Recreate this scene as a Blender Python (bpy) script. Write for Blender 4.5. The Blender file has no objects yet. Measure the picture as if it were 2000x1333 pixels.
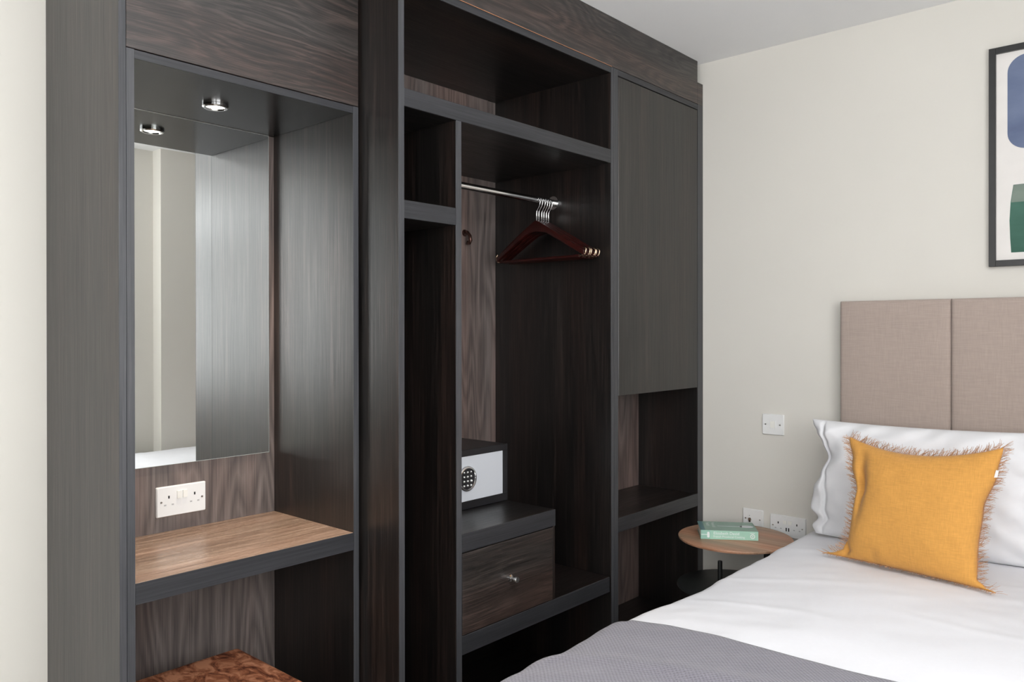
import bpy, bmesh, math, random
from mathutils import Vector, Matrix, noise
random.seed(4)
scene = bpy.context.scene
PI = math.pi

# ------------------------------------------------------------------ camera
cam_d = bpy.data.cameras.new('camera')
cam_d.sensor_width = 36.0
cam_d.lens = 1543.26 / 2000 * 36
cam_d.shift_y = -15.07 / 2000
cam_d.clip_start = 0.02
cam = bpy.data.objects.new('camera', cam_d)
scene.collection.objects.link(cam)
yaw, pitch, roll = 0.727674, -0.0025912, 0.0010416
fw = Vector((-math.sin(yaw) * math.cos(pitch), math.cos(yaw) * math.cos(pitch), math.sin(pitch)))
rt = fw.cross(Vector((0, 0, 1))).normalized()
dn = fw.cross(rt)
r2 = math.cos(roll) * rt + math.sin(roll) * dn
d2 = -math.sin(roll) * rt + math.cos(roll) * dn
cam.matrix_world = Matrix(((r2.x, -d2.x, -fw.x, 2.28), (r2.y, -d2.y, -fw.y, 0.0), (r2.z, -d2.z, -fw.z, 1.35), (0, 0, 0, 1)))
scene.camera = cam

# ------------------------------------------------------------------ view + world
scene.view_settings.view_transform = 'Standard'
scene.view_settings.look = 'None'
scene.view_settings.gamma = 1.0
scene.view_settings.use_curve_mapping = False
scene.view_settings.exposure = -0.08
world = bpy.data.worlds.new('world')
scene.world = world
world.use_nodes = True
bg = world.node_tree.nodes['Background']
bg.inputs['Color'].default_value = (0.97, 0.985, 1.0, 1)
bg.inputs['Strength'].default_value = 5.2

def area_light(name, loc, rot, sx, sy, power, col):
    d = bpy.data.lights.new(name, 'AREA')
    d.shape = 'RECTANGLE'; d.size = sx; d.size_y = sy; d.energy = power; d.color = col
    o = bpy.data.objects.new(name, d); scene.collection.objects.link(o)
    o.location = loc; o.rotation_euler = rot
    return o
# daylight falling through the windows (one in the back wall, two in the right wall, outside the view)
area_light('daylight_back', (1.9, -1.86, 1.62), (PI / 2, 0, 0), 1.2, 1.5, 8, (0.96, 0.98, 1.0))
area_light('daylight_right', (2.97, -0.92, 1.62), (PI / 2, 0, PI / 2), 1.4, 1.5, 6, (0.99, 0.99, 1.0))
area_light('daylight_bedside', (2.97, 0.95, 1.62), (PI / 2, 0, PI / 2), 1.5, 1.45, 13, (0.98, 0.99, 1.0))
# added fill lamp aimed upward, brightens the ceiling and the bed below
area_light('ceiling_fill', (2.15, 0.45, 2.02), (math.radians(180 - 28), 0, 0), 0.5, 0.5, 20, (0.97, 0.98, 1.0))

# ------------------------------------------------------------------ helpers
C = scene.collection

def set_tags(o, label=None, cat=None, group=None, kind=None):
    if label: o['label'] = label
    if cat: o['category'] = cat
    if group: o['group'] = group
    if kind: o['kind'] = kind
    return o

def thing(name, label, cat, loc=(0, 0, 0), group=None, rotz=0):
    o = bpy.data.objects.new(name, None)
    o.empty_display_size = 0.1
    o.location = loc; o.rotation_euler = (0, 0, rotz)
    C.objects.link(o)
    set_tags(o, label, cat, group)
    o['_o'] = tuple(loc)
    return o

def link(name, bm, mat, parent=None, origin=None, smooth=False, label=None, kind=None, autosmooth=None):
    """bm in world coordinates; stored relative to the origin of the thing"""
    if origin is None:
        origin = tuple(parent['_o']) if (parent is not None and '_o' in parent) else (0, 0, 0)
    if any(origin):
        bmesh.ops.translate(bm, verts=bm.verts, vec=(-origin[0], -origin[1], -origin[2]))
    me = bpy.data.meshes.new(name)
    bm.to_mesh(me); bm.free()
    if smooth:
        for p in me.polygons: p.use_smooth = True
    if autosmooth:
        for p in me.polygons: p.use_smooth = True
        me.set_sharp_from_angle(angle=math.radians(autosmooth))
    me.materials.append(mat)
    o = bpy.data.objects.new(name, me)
    C.objects.link(o)
    if parent is not None:
        o.parent = parent
    else:
        o.location = origin
    o['_o'] = tuple(origin)
    if label: o['label'] = label
    if kind: o['kind'] = kind
    return o

def box(x0, x1, y0, y1, z0, z1, bev=0.0008, seg=1, bm=None):
    b = bmesh.new()
    bmesh.ops.create_cube(b, size=1)
    bmesh.ops.scale(b, verts=b.verts, vec=(x1 - x0, y1 - y0, z1 - z0))
    bmesh.ops.translate(b, verts=b.verts, vec=((x0 + x1) / 2, (y0 + y1) / 2, (z0 + z1) / 2))
    if bev:
        bmesh.ops.bevel(b, geom=list(b.edges), offset=bev, segments=seg, profile=0.5, affect='EDGES')
    if bm is None:
        return b
    me = bpy.data.meshes.new('t'); b.to_mesh(me); b.free(); bm.from_mesh(me); bpy.data.meshes.remove(me)
    return bm

def join(*bms):
    r = bmesh.new()
    for b in bms:
        me = bpy.data.meshes.new('t'); b.to_mesh(me); b.free(); r.from_mesh(me); bpy.data.meshes.remove(me)
    return r

def tube(pts, rad, n=10, caps=True):
    """round tube along a list of points; rad number or list"""
    b = bmesh.new()
    pts = [Vector(p) for p in pts]
    if not hasattr(rad, '__len__'): rad = [rad] * len(pts)
    rings = []
    up = None
    for i, p in enumerate(pts):
        t = (pts[min(i + 1, len(pts) - 1)] - pts[max(i - 1, 0)]).normalized()
        if up is None:
            up = t.orthogonal().normalized()
        up = (up - t * up.dot(t)).normalized()
        sd = t.cross(up)
        rings.append([b.verts.new(p + (up * math.cos(a) + sd * math.sin(a)) * rad[i]) for a in [2 * PI * k / n for k in range(n)]])
    for i in range(len(rings) - 1):
        for k in range(n):
            b.faces.new((rings[i][k], rings[i][(k + 1) % n], rings[i + 1][(k + 1) % n], rings[i + 1][k]))
    if caps:
        b.faces.new(rings[0][::-1]); b.faces.new(rings[-1])
    return b

def lathe(profile, center, n=48, axis='Z'):
    """profile list of (r, h) revolved about an axis through the center"""
    b = bmesh.new()
    def P(r, h, a):
        u, v = r * math.cos(a), r * math.sin(a)
        if axis == 'Z': q = (u, v, h)
        elif axis == 'X': q = (h, u, v)
        else: q = (v, h, u)
        return Vector(center) + Vector(q)
    rings = []
    for r, h in profile:
        if r < 1e-6: rings.append([b.verts.new(P(0, h, 0))])
        else: rings.append([b.verts.new(P(r, h, 2 * PI * k / n)) for k in range(n)])
    for i in range(len(rings) - 1):
        A, B = rings[i], rings[i + 1]
        for k in range(n):
            k2 = (k + 1) % n
            if len(A) == 1 and len(B) == 1: continue
            if len(A) == 1: b.faces.new((A[0], B[k2], B[k]))
            elif len(B) == 1: b.faces.new((A[k], A[k2], B[0]))
            else: b.faces.new((A[k], A[k2], B[k2], B[k]))
    bmesh.ops.recalc_face_normals(b, faces=b.faces)
    return b

def prism(poly, a0, a1, plane='XZ', bev=0.0):
    """extrude a 2D outline; plane XZ extrudes on Y, XY on Z, YZ on X"""
    b = bmesh.new()
    def P(u, v, a):
        return {'XZ': (u, a, v), 'XY': (u, v, a), 'YZ': (a, u, v)}[plane]
    A = [b.verts.new(P(u, v, a0)) for u, v in poly]
    B = [b.verts.new(P(u, v, a1)) for u, v in poly]
    n = len(poly)
    b.faces.new(A); b.faces.new(B[::-1])
    for k in range(n): b.faces.new((A[k], B[k], B[(k + 1) % n], A[(k + 1) % n]))
    bmesh.ops.recalc_face_normals(b, faces=b.faces)
    if bev:
        bmesh.ops.bevel(b, geom=list(b.edges), offset=bev, segments=2, profile=0.5, affect='EDGES')
    return b

def rrect(u0, u1, v0, v1, r, n=8):
    pts = []
    for cx, cy, a0 in ((u1 - r, v1 - r, 0), (u0 + r, v1 - r, 90), (u0 + r, v0 + r, 180), (u1 - r, v0 + r, 270)):
        for k in range(n + 1):
            a = math.radians(a0 + 90 * k / n)
            pts.append((cx + r * math.cos(a), cy + r * math.sin(a)))
    return pts

def fbm(p, o=4):
    v, a = 0, 1
    p = Vector(p)
    for _ in range(o):
        v += a * noise.noise(p); p = p * 2.03; a *= 0.5
    return v

# ------------------------------------------------------------------ materials
def new_mat(name):
    m = bpy.data.materials.new(name); m.use_nodes = True
    return m, m.node_tree.nodes, m.node_tree.links, m.node_tree.nodes['Principled BSDF']

def ramp(nodes, stops):
    r = nodes.new('ShaderNodeValToRGB')
    r.color_ramp.elements[0].position = stops[0][0]; r.color_ramp.elements[0].color = (*stops[0][1], 1)
    r.color_ramp.elements[1].position = stops[-1][0]; r.color_ramp.elements[1].color = (*stops[-1][1], 1)
    for pos, c in stops[1:-1]:
        e = r.color_ramp.elements.new(pos); e.color = (*c, 1)
    return r

def plain(name, col, rough=0.5, metal=0.0, spec=0.5, noise_amt=0.05, scale=30, bump=0.0, bscale=200):
    m, N, L, P = new_mat(name)
    tc = N.new('ShaderNodeTexCoord'); nz = N.new('ShaderNodeTexNoise'); nz.inputs['Scale'].default_value = scale
    nz.inputs['Detail'].default_value = 4
    L.new(tc.outputs['Object'], nz.inputs['Vector'])
    r = ramp(N, [(0.3, tuple(c * (1 - noise_amt) for c in col)), (0.7, tuple(min(1, c * (1 + noise_amt)) for c in col))])
    L.new(nz.outputs['Fac'], r.inputs['Fac']); L.new(r.outputs['Color'], P.inputs['Base Color'])
    P.inputs['Roughness'].default_value = rough; P.inputs['Metallic'].default_value = metal
    P.inputs['Specular IOR Level'].default_value = spec
    if bump:
        n2 = N.new('ShaderNodeTexNoise'); n2.inputs['Scale'].default_value = bscale; n2.inputs['Detail'].default_value = 3
        L.new(tc.outputs['Object'], n2.inputs['Vector'])
        b = N.new('ShaderNodeBump'); b.inputs['Strength'].default_value = bump; b.inputs['Distance'].default_value = 0.002
        L.new(n2.outputs['Fac'], b.inputs['Height']); L.new(b.outputs['Normal'], P.inputs['Normal'])
    return m

def wood(name, dark, mid, light, axis='Z', rough=0.36, figure=0.0, spec=0.5, offs=(0, 0, 0), streak=1.0, warp=0.0, tint_on=1.0, bands=24.0):
    """laminate with long fine grain along an axis; figure > 0 adds cathedral bands"""
    m, N, L, P = new_mat(name)
    tc = N.new('ShaderNodeTexCoord')
    oi = N.new('ShaderNodeObjectInfo')
    vm = N.new('ShaderNodeVectorMath'); vm.operation = 'MULTIPLY_ADD'
    cmb = N.new('ShaderNodeCombineXYZ')
    for k in range(3): L.new(oi.outputs['Random'], cmb.inputs[k])
    L.new(cmb.outputs[0], vm.inputs[0]); vm.inputs[1].default_value = (3.7, 5.1, 2.3)
    L.new(tc.outputs['Object'], vm.inputs[2])
    base = vm.outputs[0]
    if warp:
        wn = N.new('ShaderNodeTexNoise'); wn.inputs['Scale'].default_value = 2.6; wn.inputs['Detail'].default_value = 2
        L.new(base, wn.inputs['Vector'])
        wa = N.new('ShaderNodeVectorMath'); wa.operation = 'MULTIPLY_ADD'
        wa.inputs[1].default_value = (warp, warp, warp)
        L.new(wn.outputs['Color'], wa.inputs[0]); L.new(base, wa.inputs[2])
        base = wa.outputs[0]
    def mapped(across, along):
        mp = N.new('ShaderNodeMapping')
        s = [across] * 3; s['XYZ'.index(axis)] = along
        mp.inputs['Scale'].default_value = s; mp.inputs['Location'].default_value = offs
        L.new(base, mp.inputs['Vector'])
        return mp.outputs[0]
    def nz(vec, det, rg=0.6):
        n = N.new('ShaderNodeTexNoise'); n.inputs['Scale'].default_value = 1.0
        n.inputs['Detail'].default_value = det; n.inputs['Roughness'].default_value = rg
        L.new(vec, n.inputs['Vector']); return n.outputs['Fac']
    fine = nz(mapped(270, 5), 3, 0.7)
    medium = nz(mapped(100, 1.6), 3)
    broad = nz(mapped(14, 0.8), 2)
    def mix(a, b, f):
        x = N.new('ShaderNodeMix'); x.data_type = 'FLOAT'; x.inputs['Factor'].default_value = f
        L.new(a, x.inputs[2]); L.new(b, x.inputs[3]); return x.outputs[0]
    v = mix(medium, fine, 0.68 * streak)
    v = mix(v, broad, 0.22)
    if figure:
        mp = N.new('ShaderNodeMapping'); s = [9.0] * 3; s['XYZ'.index(axis)] = 1.1
        mp.inputs['Scale'].default_value = s; L.new(base, mp.inputs['Vector'])
        fn = nz(mp.outputs[0], 1.5, 0.4)
        ml = N.new('ShaderNodeMath'); ml.operation = 'MULTIPLY'; ml.inputs[1].default_value = bands
        L.new(fn, ml.inputs[0])
        fr = N.new('ShaderNodeMath'); fr.operation = 'PINGPONG'; fr.inputs[1].default_value = 1.0
        L.new(ml.outputs[0], fr.inputs[0])
        v = mix(v, fr.outputs[0], figure)
    r = ramp(N, [(0.38, dark), (0.5, mid), (0.63, light)])
    L.new(v, r.inputs['Fac'])
    tint = nz(mapped(7, 0.6), 1)
    tr_ = ramp(N, [(0.40, (0.95, 1.0, 1.02)), (0.62, (1.20, 0.97, 0.90))]); L.new(tint, tr_.inputs['Fac'])
    mu = N.new('ShaderNodeMix'); mu.data_type = 'RGBA'; mu.blend_type = 'MULTIPLY'; mu.inputs['Factor'].default_value = tint_on
    L.new(r.outputs['Color'], mu.inputs[6]); L.new(tr_.outputs['Color'], mu.inputs[7]); L.new(mu.outputs[2], P.inputs['Base Color'])
    P.inputs['Specular IOR Level'].default_value = spec
    b = N.new('ShaderNodeBump'); b.inputs['Strength'].default_value = 0.25; b.inputs['Distance'].default_value = 0.0012
    rr = N.new('ShaderNodeMapRange'); rr.inputs[1].default_value = 0.3; rr.inputs[2].default_value = 0.7; rr.inputs[3].default_value = rough + 0.10; rr.inputs[4].default_value = rough - 0.06
    L.new(v, rr.inputs[0]); L.new(rr.outputs[0], P.inputs['Roughness'])
    L.new(fine, b.inputs['Height']); L.new(b.outputs['Normal'], P.inputs['Normal'])
    return m

def fabric(name, col, var=0.06, weave=900, bump=0.25, rough=0.9, sheen=0.2, stripes=None):
    m, N, L, P = new_mat(name)
    tc = N.new('ShaderNodeTexCoord')
    acc = None
    for s in (((weave, weave, weave * 0.05), (weave * 0.05, weave * 0.05, weave)) if weave else ((500, 40, 40), (40, 40, 500))):
        mp = N.new('ShaderNodeMapping'); mp.inputs['Scale'].default_value = s
        L.new(tc.outputs['Object'], mp.inputs['Vector'])
        n = N.new('ShaderNodeTexNoise'); n.inputs['Scale'].default_value = 1; n.inputs['Detail'].default_value = 2
        L.new(mp.outputs[0], n.inputs['Vector'])
        if acc is None: acc = n.outputs['Fac']
        else:
            a = N.new('ShaderNodeMath'); a.operation = 'ADD'; L.new(acc, a.inputs[0]); L.new(n.outputs['Fac'], a.inputs[1])
            h = N.new('ShaderNodeMath'); h.operation = 'MULTIPLY'; h.inputs[1].default_value = 0.5; L.new(a.outputs[0], h.inputs[0]); acc = h.outputs[0]
    r = ramp(N, [(0.3, tuple(c * (1 - var) for c in col)), (0.7, tuple(min(1, c * (1 + var)) for c in col))])
    L.new(acc, r.inputs['Fac']); L.new(r.outputs['Color'], P.inputs['Base Color'])
    P.inputs['Roughness'].default_value = rough; P.inputs['Sheen Weight'].default_value = sheen
    P.inputs['Specular IOR Level'].default_value = 0.2
    b = N.new('ShaderNodeBump'); b.inputs['Strength'].default_value = bump; b.inputs['Distance'].default_value = 0.0008
    L.new(acc, b.inputs['Height']); L.new(b.outputs['Normal'], P.inputs['Normal'])
    return m

def glow(name, col, strength):
    m, N, L, P = new_mat(name)
    P.inputs['Base Color'].default_value = (*col, 1)
    P.inputs['Emission Color'].default_value = (*col, 1); P.inputs['Emission Strength'].default_value = strength
    return m

DK, MD, LT = (0.0016, 0.0014, 0.0014), (0.0075, 0.006, 0.0054), (0.030, 0.0225, 0.0195)
M_wood_v = wood('dark_oak_upright', DK, MD, LT, 'Z', rough=0.33, spec=0.8)
M_wood_y = wood('dark_oak_level', DK, MD, LT, 'Y', warp=0.03, rough=0.33, spec=0.7)
M_wood_fascia = wood('dark_oak_fascia', (0.007, 0.006, 0.0056), (0.024, 0.019, 0.017), (0.066, 0.050, 0.044), 'Y', figure=0.10, bands=40.0, warp=0.04, rough=0.34, spec=0.8)
M_drawer = wood('dark_oak_drawer', (0.006, 0.005, 0.0045), (0.026, 0.020, 0.0175), (0.062, 0.048, 0.042), 'Y', rough=0.36, spec=0.6, warp=0.03)
M_edge_v = wood('edge_band_upright', (0.032, 0.033, 0.037), (0.047, 0.048, 0.053), (0.068, 0.067, 0.073), 'Z', rough=0.42, tint_on=0.0)  # bluish window reflection on the upright edges put into the colour
M_edge_y = wood('edge_band_level', (0.017, 0.0175, 0.020), (0.025, 0.0255, 0.029), (0.038, 0.038, 0.042), 'Y', rough=0.42, tint_on=0.0)  # same bluish reflection in the colour, darker for the less lit level edges
M_walnut = wood('walnut_back', (0.080, 0.064, 0.059), (0.140, 0.111, 0.101), (0.205, 0.166, 0.151), 'Z', figure=0.15, rough=0.42, streak=0.85, tint_on=0.5)
M_desk_lit = wood('spotlit_worktop', (0.13, 0.078, 0.052), (0.28, 0.185, 0.13), (0.46, 0.33, 0.25), 'Y', rough=0.25, warp=0.02, tint_on=0.3)  # warm light of the spotlight put into the worktop colour
M_table = wood('walnut_table', (0.27, 0.155, 0.095), (0.39, 0.235, 0.15), (0.50, 0.32, 0.21), 'X', rough=0.4, streak=0.6)
M_wall = plain('cream_paint', (0.69, 0.665, 0.612), 0.8, noise_amt=0.012, scale=2.5, bump=0.05, bscale=160, spec=0.25)
M_ceil = plain('white_ceiling_paint', (0.86, 0.86, 0.86), 0.9, noise_amt=0.01, scale=3, spec=0.2)
M_floor = fabric('bounce_carpet', (0.45, 0.44, 0.42), var=0.1, weave=300)  # unseen floor, made pale so it bounces light up to the ceiling
M_white = plain('white_plastic', (0.82, 0.82, 0.81), 0.25, noise_amt=0.005)
M_rocker = plain('switch_plastic', (0.86, 0.85, 0.80), 0.2, noise_amt=0.005)
M_hole = plain('dark_slot', (0.01, 0.01, 0.01), 0.6, noise_amt=0.1)
M_mark = plain('grey_print', (0.45, 0.45, 0.45), 0.6, noise_amt=0.02)
M_chrome = plain('chrome', (0.80, 0.80, 0.80), 0.12, metal=1.0, noise_amt=0.01)
M_steel = plain('brushed_steel', (0.62, 0.60, 0.57), 0.28, metal=1.0, noise_amt=0.03)
M_brass = plain('worn_brass', (0.60, 0.45, 0.32), 0.25, metal=1.0, noise_amt=0.05)
M_bronze = plain('dark_bronze', (0.10, 0.05, 0.04), 0.25, metal=0.7, noise_amt=0.1)
M_mirror = plain('mirror_silver', (0.90, 0.92, 0.905), 0.0, metal=1.0, noise_amt=0.0)
M_mirror_edge = plain('mirror_edge', (0.75, 0.82, 0.78), 0.15, noise_amt=0.02)
M_safe = plain('black_enamel', (0.012, 0.012, 0.014), 0.35, noise_amt=0.1)
M_silver = plain('silver_paint', (0.60, 0.62, 0.66), 0.35, noise_amt=0.01, scale=8)
M_mahog = plain('mahogany', (0.028, 0.004, 0.003), 0.3, noise_amt=0.35, scale=25)
M_black = plain('black_metal', (0.012, 0.013, 0.013), 0.5, noise_amt=0.1)
M_headb = fabric('taupe_fabric', (0.40, 0.325, 0.285), var=0.10, weave=420, bump=0.25)
M_sheet = fabric('white_cotton', (0.79, 0.79, 0.82), var=0.012, weave=1500, bump=0.06, sheen=0.05)
M_pillow = fabric('pillow_cotton', (0.79, 0.79, 0.81), var=0.012, weave=1500, bump=0.06, sheen=0.05)
M_must = fabric('mustard_linen', (0.60, 0.295, 0.07), var=0.13, weave=0, bump=0.3, sheen=0.15)
M_fringe = fabric('tan_thread', (0.50, 0.27, 0.14), var=0.35, weave=300, bump=0.1)
M_mattress = fabric('mattress_ticking', (0.7, 0.7, 0.7), weave=800)
M_divan = fabric('charcoal_divan', (0.05, 0.05, 0.055), weave=600)
M_frame = plain('black_frame', (0.018, 0.018, 0.018), 0.35, noise_amt=0.1)

def waffle():
    m, N, L, P = new_mat('lilac_grey_waffle')
    uv = N.new('ShaderNodeTexCoord')
    sp = N.new('ShaderNodeSeparateXYZ'); L.new(uv.outputs['UV'], sp.inputs[0])
    outs = []
    for k, fac in ((0, 1.0), (1, 1.0)):
        a = N.new('ShaderNodeMath'); a.operation = 'MULTIPLY'; a.inputs[1].default_value = 2 * PI / 0.0105 * fac
        L.new(sp.outputs[k], a.inputs[0])
        s = N.new('ShaderNodeMath'); s.operation = 'SINE'; L.new(a.outputs[0], s.inputs[0])
        outs.append(s.outputs[0])
    mx = N.new('ShaderNodeMath'); mx.operation = 'MULTIPLY'; L.new(outs[0], mx.inputs[0]); L.new(outs[1], mx.inputs[1])
    r = ramp(N, [(0.0, (0.130, 0.123, 0.148)), (0.6, (0.205, 0.195, 0.227))])
    mr = N.new('ShaderNodeMapRange'); mr.inputs[1].default_value = -1; mr.inputs[2].default_value = 1
    L.new(mx.outputs[0], mr.inputs[0]); L.new(mr.outputs[0], r.inputs['Fac'])
    L.new(r.outputs['Color'], P.inputs['Base Color'])
    b = N.new('ShaderNodeBump'); b.inputs['Strength'].default_value = 0.7; b.inputs['Distance'].default_value = 0.0025
    L.new(mr.outputs[0], b.inputs['Height']); L.new(b.outputs['Normal'], P.inputs['Normal'])
    P.inputs['Roughness'].default_value = 0.95; P.inputs['Sheen Weight'].default_value = 0.25
    P.inputs['Specular IOR Level'].default_value = 0.15
    return m
M_throw = waffle()

def mottled():
    m, N, L, P = new_mat('crushed_brown_velvet')
    tc = N.new('ShaderNodeTexCoord')
    mp = N.new('ShaderNodeMapping'); mp.inputs['Scale'].default_value = (14, 26, 20); mp.inputs['Rotation'].default_value = (0, 0, 0.5)
    L.new(tc.outputs['Object'], mp.inputs['Vector'])
    n = N.new('ShaderNodeTexNoise'); n.inputs['Scale'].default_value = 1; n.inputs['Detail'].default_value = 6; n.inputs['Roughness'].default_value = 0.65
    n.inputs['Distortion'].default_value = 1.2
    L.new(mp.outputs[0], n.inputs['Vector'])
    r = ramp(N, [(0.36, (0.075, 0.020, 0.010)), (0.48, (0.26, 0.090, 0.042)), (0.62, (0.50, 0.22, 0.12))])
    L.new(n.outputs['Fac'], r.inputs['Fac']); L.new(r.outputs['Color'], P.inputs['Base Color'])
    P.inputs['Roughness'].default_value = 0.8; P.inputs['Specular IOR Level'].default_value = 0.15
    return m
M_stool = mottled()

# ------------------------------------------------------------------ the room (structure)
CZ = 2.505      # ceiling height
def struct(name, bm, mat, parent=None):
    return link(name, bm, mat, parent, kind='structure')
struct('floor', box(-0.12, 3.05, -1.95, 3.22, -0.08, 0.0, 0), M_floor)
struct('ceiling', box(-0.12, 3.05, -1.95, 3.22, CZ, CZ + 0.1, 0), M_ceil)
struct('wall_left', box(-0.12, 0.0, -1.8, 3.1, 0, CZ, 0), M_wall)
struct('wall_head', box(-0.12, 3.02, 3.1, 3.22, 0, CZ, 0), M_wall)
# right wall with a projecting part next to the bed head, and a window opening
XW, XP, YP = 2.90, 2.79, 2.25      # right wall face, projecting part, where it starts
WR = (-1.62, -0.22, 0.86, 2.38)   # y0,y1,z0,z1
WS = (0.18, 1.72, 0.90, 2.36)
struct('wall_right', join(box(XW, XW + 0.12, -1.8, WR[0], 0, CZ, 0), box(XW, XW + 0.12, WR[1], WS[0], 0, CZ, 0), box(XW, XW + 0.12, WS[1], 3.1, 0, CZ, 0),
                          box(XW, XW + 0.12, WS[0], WS[1], 0, WS[2], 0), box(XW, XW + 0.12, WS[0], WS[1], WS[3], CZ, 0),
                          box(XW, XW + 0.12, WR[0], WR[1], 0, WR[2], 0), box(XW, XW + 0.12, WR[0], WR[1], WR[3], CZ, 0),
                          box(XP, XW, YP, 3.1, 0, CZ, 0)), M_wall)
WB = (1.3, 2.5, 0.86, 2.38)      # x0,x1,z0,z1
struct('wall_back', join(box(-0.12, WB[0], -1.92, -1.8, 0, CZ, 0), box(WB[1], 3.02, -1.92, -1.8, 0, CZ, 0),
                         box(WB[0], WB[1], -1.92, -1.8, 0, WB[2], 0), box(WB[0], WB[1], -1.92, -1.8, WB[3], CZ, 0)), M_wall)
fr = [box(WB[0], WB[1], -1.87, -1.83, WB[2], WB[2] + 0.05), box(WB[0], WB[1], -1.87, -1.83, WB[3] - 0.05, WB[3])]
for x in (WB[0], (WB[0] + WB[1]) / 2 - 0.025, WB[1] - 0.05): fr.append(box(x, x + 0.05, -1.87, -1.83, WB[2] + 0.05, WB[3] - 0.05))
struct('window_1', join(*fr), M_white)
for wn, W_ in (('window_2', WR), ('window_3', WS)):
    fr = [box(XW + 0.03, XW + 0.07, W_[0], W_[1], W_[2], W_[2] + 0.05), box(XW + 0.03, XW + 0.07, W_[0], W_[1], W_[3] - 0.05, W_[3])]
    for y in (W_[0], W_[1] - 0.05): fr.append(box(XW + 0.03, XW + 0.07, y, y + 0.05, W_[2] + 0.05, W_[3] - 0.05))
    struct(wn, join(*fr), M_white)
struct('baseboard_head', box(0.63, XP - 0.001, 3.085, 3.1, 0, 0.11, 0.003), M_white)
struct('baseboard_left', box(0.0, 0.015, -1.78, 0.73, 0, 0.11, 0.003), M_white)

# ------------------------------------------------------------------ dressing unit (niche with mirror and worktop)
FN, FW, BK = 0.456, 0.624, 0.045      # niche front, wardrobe front, back panel face
du = thing('dressing_unit', 'dark wood built-in dressing niche at the left, with floating worktop and mirror recess', 'vanity', (0.23, 1.06, 0))
link('end_panel', box(0.001, FN - 0.001, 0.732, 0.7475, 0.0, CZ - 0.002), M_wood_v, du)
link('edge_band', box(FN - 0.001, FN + 0.0006, 0.732, 0.7475, 0.0, CZ - 0.002, 0), M_edge_v, du, label='edge band of the outer end panel, bluish window reflection put into its colour')
link('side_panel', box(0.002, FN - 0.001, 0.7485, 0.766, 0.0, 1.988), M_wood_v, du)
link('edge_band', box(FN - 0.001, FN + 0.0006, 0.7485, 0.766, 0.0, 1.988, 0), M_edge_v, du)
link('side_panel', box(0.002, FN - 0.001, 1.3725, 1.390, 0.0, 1.988), M_wood_v, du)
link('edge_band', box(FN - 0.001, FN + 0.0006, 1.3725, 1.390, 0.0, 1.988, 0), M_edge_v, du)
link('fascia_panel', box(FN - 0.018, FN, 0.7485, 1.391, 1.990, CZ - 0.002), M_wood_fascia, du, label='wide panel of wavy level grain above the mirror recess')
link('soffit_panel', box(0.002, FN - 0.001, 0.7665, 1.372, 1.968, 1.987), plain('soffit_laminate', (0.010, 0.010, 0.010), 0.26, spec=0.28, noise_amt=0.08, scale=60), du, label='smooth dark underside panel with a spotlight let in')
link('soffit_edge', box(FN - 0.001, FN + 0.0004, 0.7665, 1.372, 1.968, 1.987, 0), M_edge_y, du)
link('back_panel', box(0.002, BK, 0.7665, 1.372, 0.0, 1.967, 0), M_walnut, du, label='lighter walnut-grained back panel')
wt = link('worktop', box(BK + 0.0005, FN - 0.002, 0.7665, 1.372, 0.730, 0.7795), M_desk_lit, du, label='oak-grained worktop, warm spotlight put into its brown colour')
link('worktop_edge', box(FN - 0.002, FN + 0.0004, 0.7665, 1.372, 0.730, 0.7790, 0.0005), M_edge_y, wt)

# mirror
mi = thing('wall_mirror', 'tall frameless mirror on the back panel of the dressing niche', 'mirror', (0.047, 1.06, 0.97))
link('backing', box(BK + 0.0004, BK + 0.0040, 0.790, 1.3515, 0.9695, 1.9675, 0), M_mirror_edge, mi)
link('glass', box(BK + 0.0040, BK + 0.0050, 0.791, 1.3503, 0.9707, 1.9675, 0), M_mirror, mi)

link('top_channel', box(BK + 0.0051, BK + 0.0066, 0.791, 1.3503, 1.9660, 1.9676, 0), M_steel, mi)
# spotlight
sp = thing('spotlight', 'small round chrome downlight glowing in the underside above the worktop', 'light', (0.244, 1.072, 1.967))
link('ring', lathe([(0.034, 0.0), (0.034, -0.006), (0.031, -0.009), (0.026, -0.009), (0.024, -0.004), (0.024, 0.0)], (0.244, 1.072, 1.9675), 40), M_chrome, sp, autosmooth=40)
link('lamp_lens', lathe([(0.0, -0.006), (0.015, -0.0055), (0.0238, -0.003), (0.0238, -0.0005)], (0.244, 1.072, 1.9675), 32), glow('lamp_glow', (1.0, 0.93, 0.80), 14), sp, smooth=True)
sd = bpy.data.lights.new('spot_lamp', 'SPOT'); sd.energy = 40; sd.color = (1.0, 0.86, 0.70); sd.spot_size = math.radians(105); sd.spot_blend = 0.9; sd.shadow_soft_size = 0.02
so = bpy.data.objects.new('spot_lamp', sd); C.objects.link(so); so.location = (0, 0, -0.015); so.parent = sp

# ------------------------------------------------------------------ sockets and switches
def wall_plate(t, w, h, face, origin, d=0.008, name='plate'):
    """face: function (u, v, depth) -> world; u right, v up seen from the room"""
    b = bmesh.new()
    rings = []
    for du_, dv, dd in ((0, 0, 0), (0, 0, d * 0.55), (0.0025, 0.0025, d)):
        rings.append([b.verts.new(face(u, v, dd)) for u, v in rrect(-w / 2 + du_, w / 2 - du_, -h / 2 + dv, h / 2 - dv, 0.0035, 4)])
    for A, B in zip(rings, rings[1:]):
        n = len(A)
        for k in range(n): b.faces.new((A[k], A[(k + 1) % n], B[(k + 1) % n], B[k]))
    b.faces.new(rings[-1])
    bmesh.ops.recalc_face_normals(b, faces=b.faces)
    return link(name, b, M_white, t, autosmooth=40)

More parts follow.
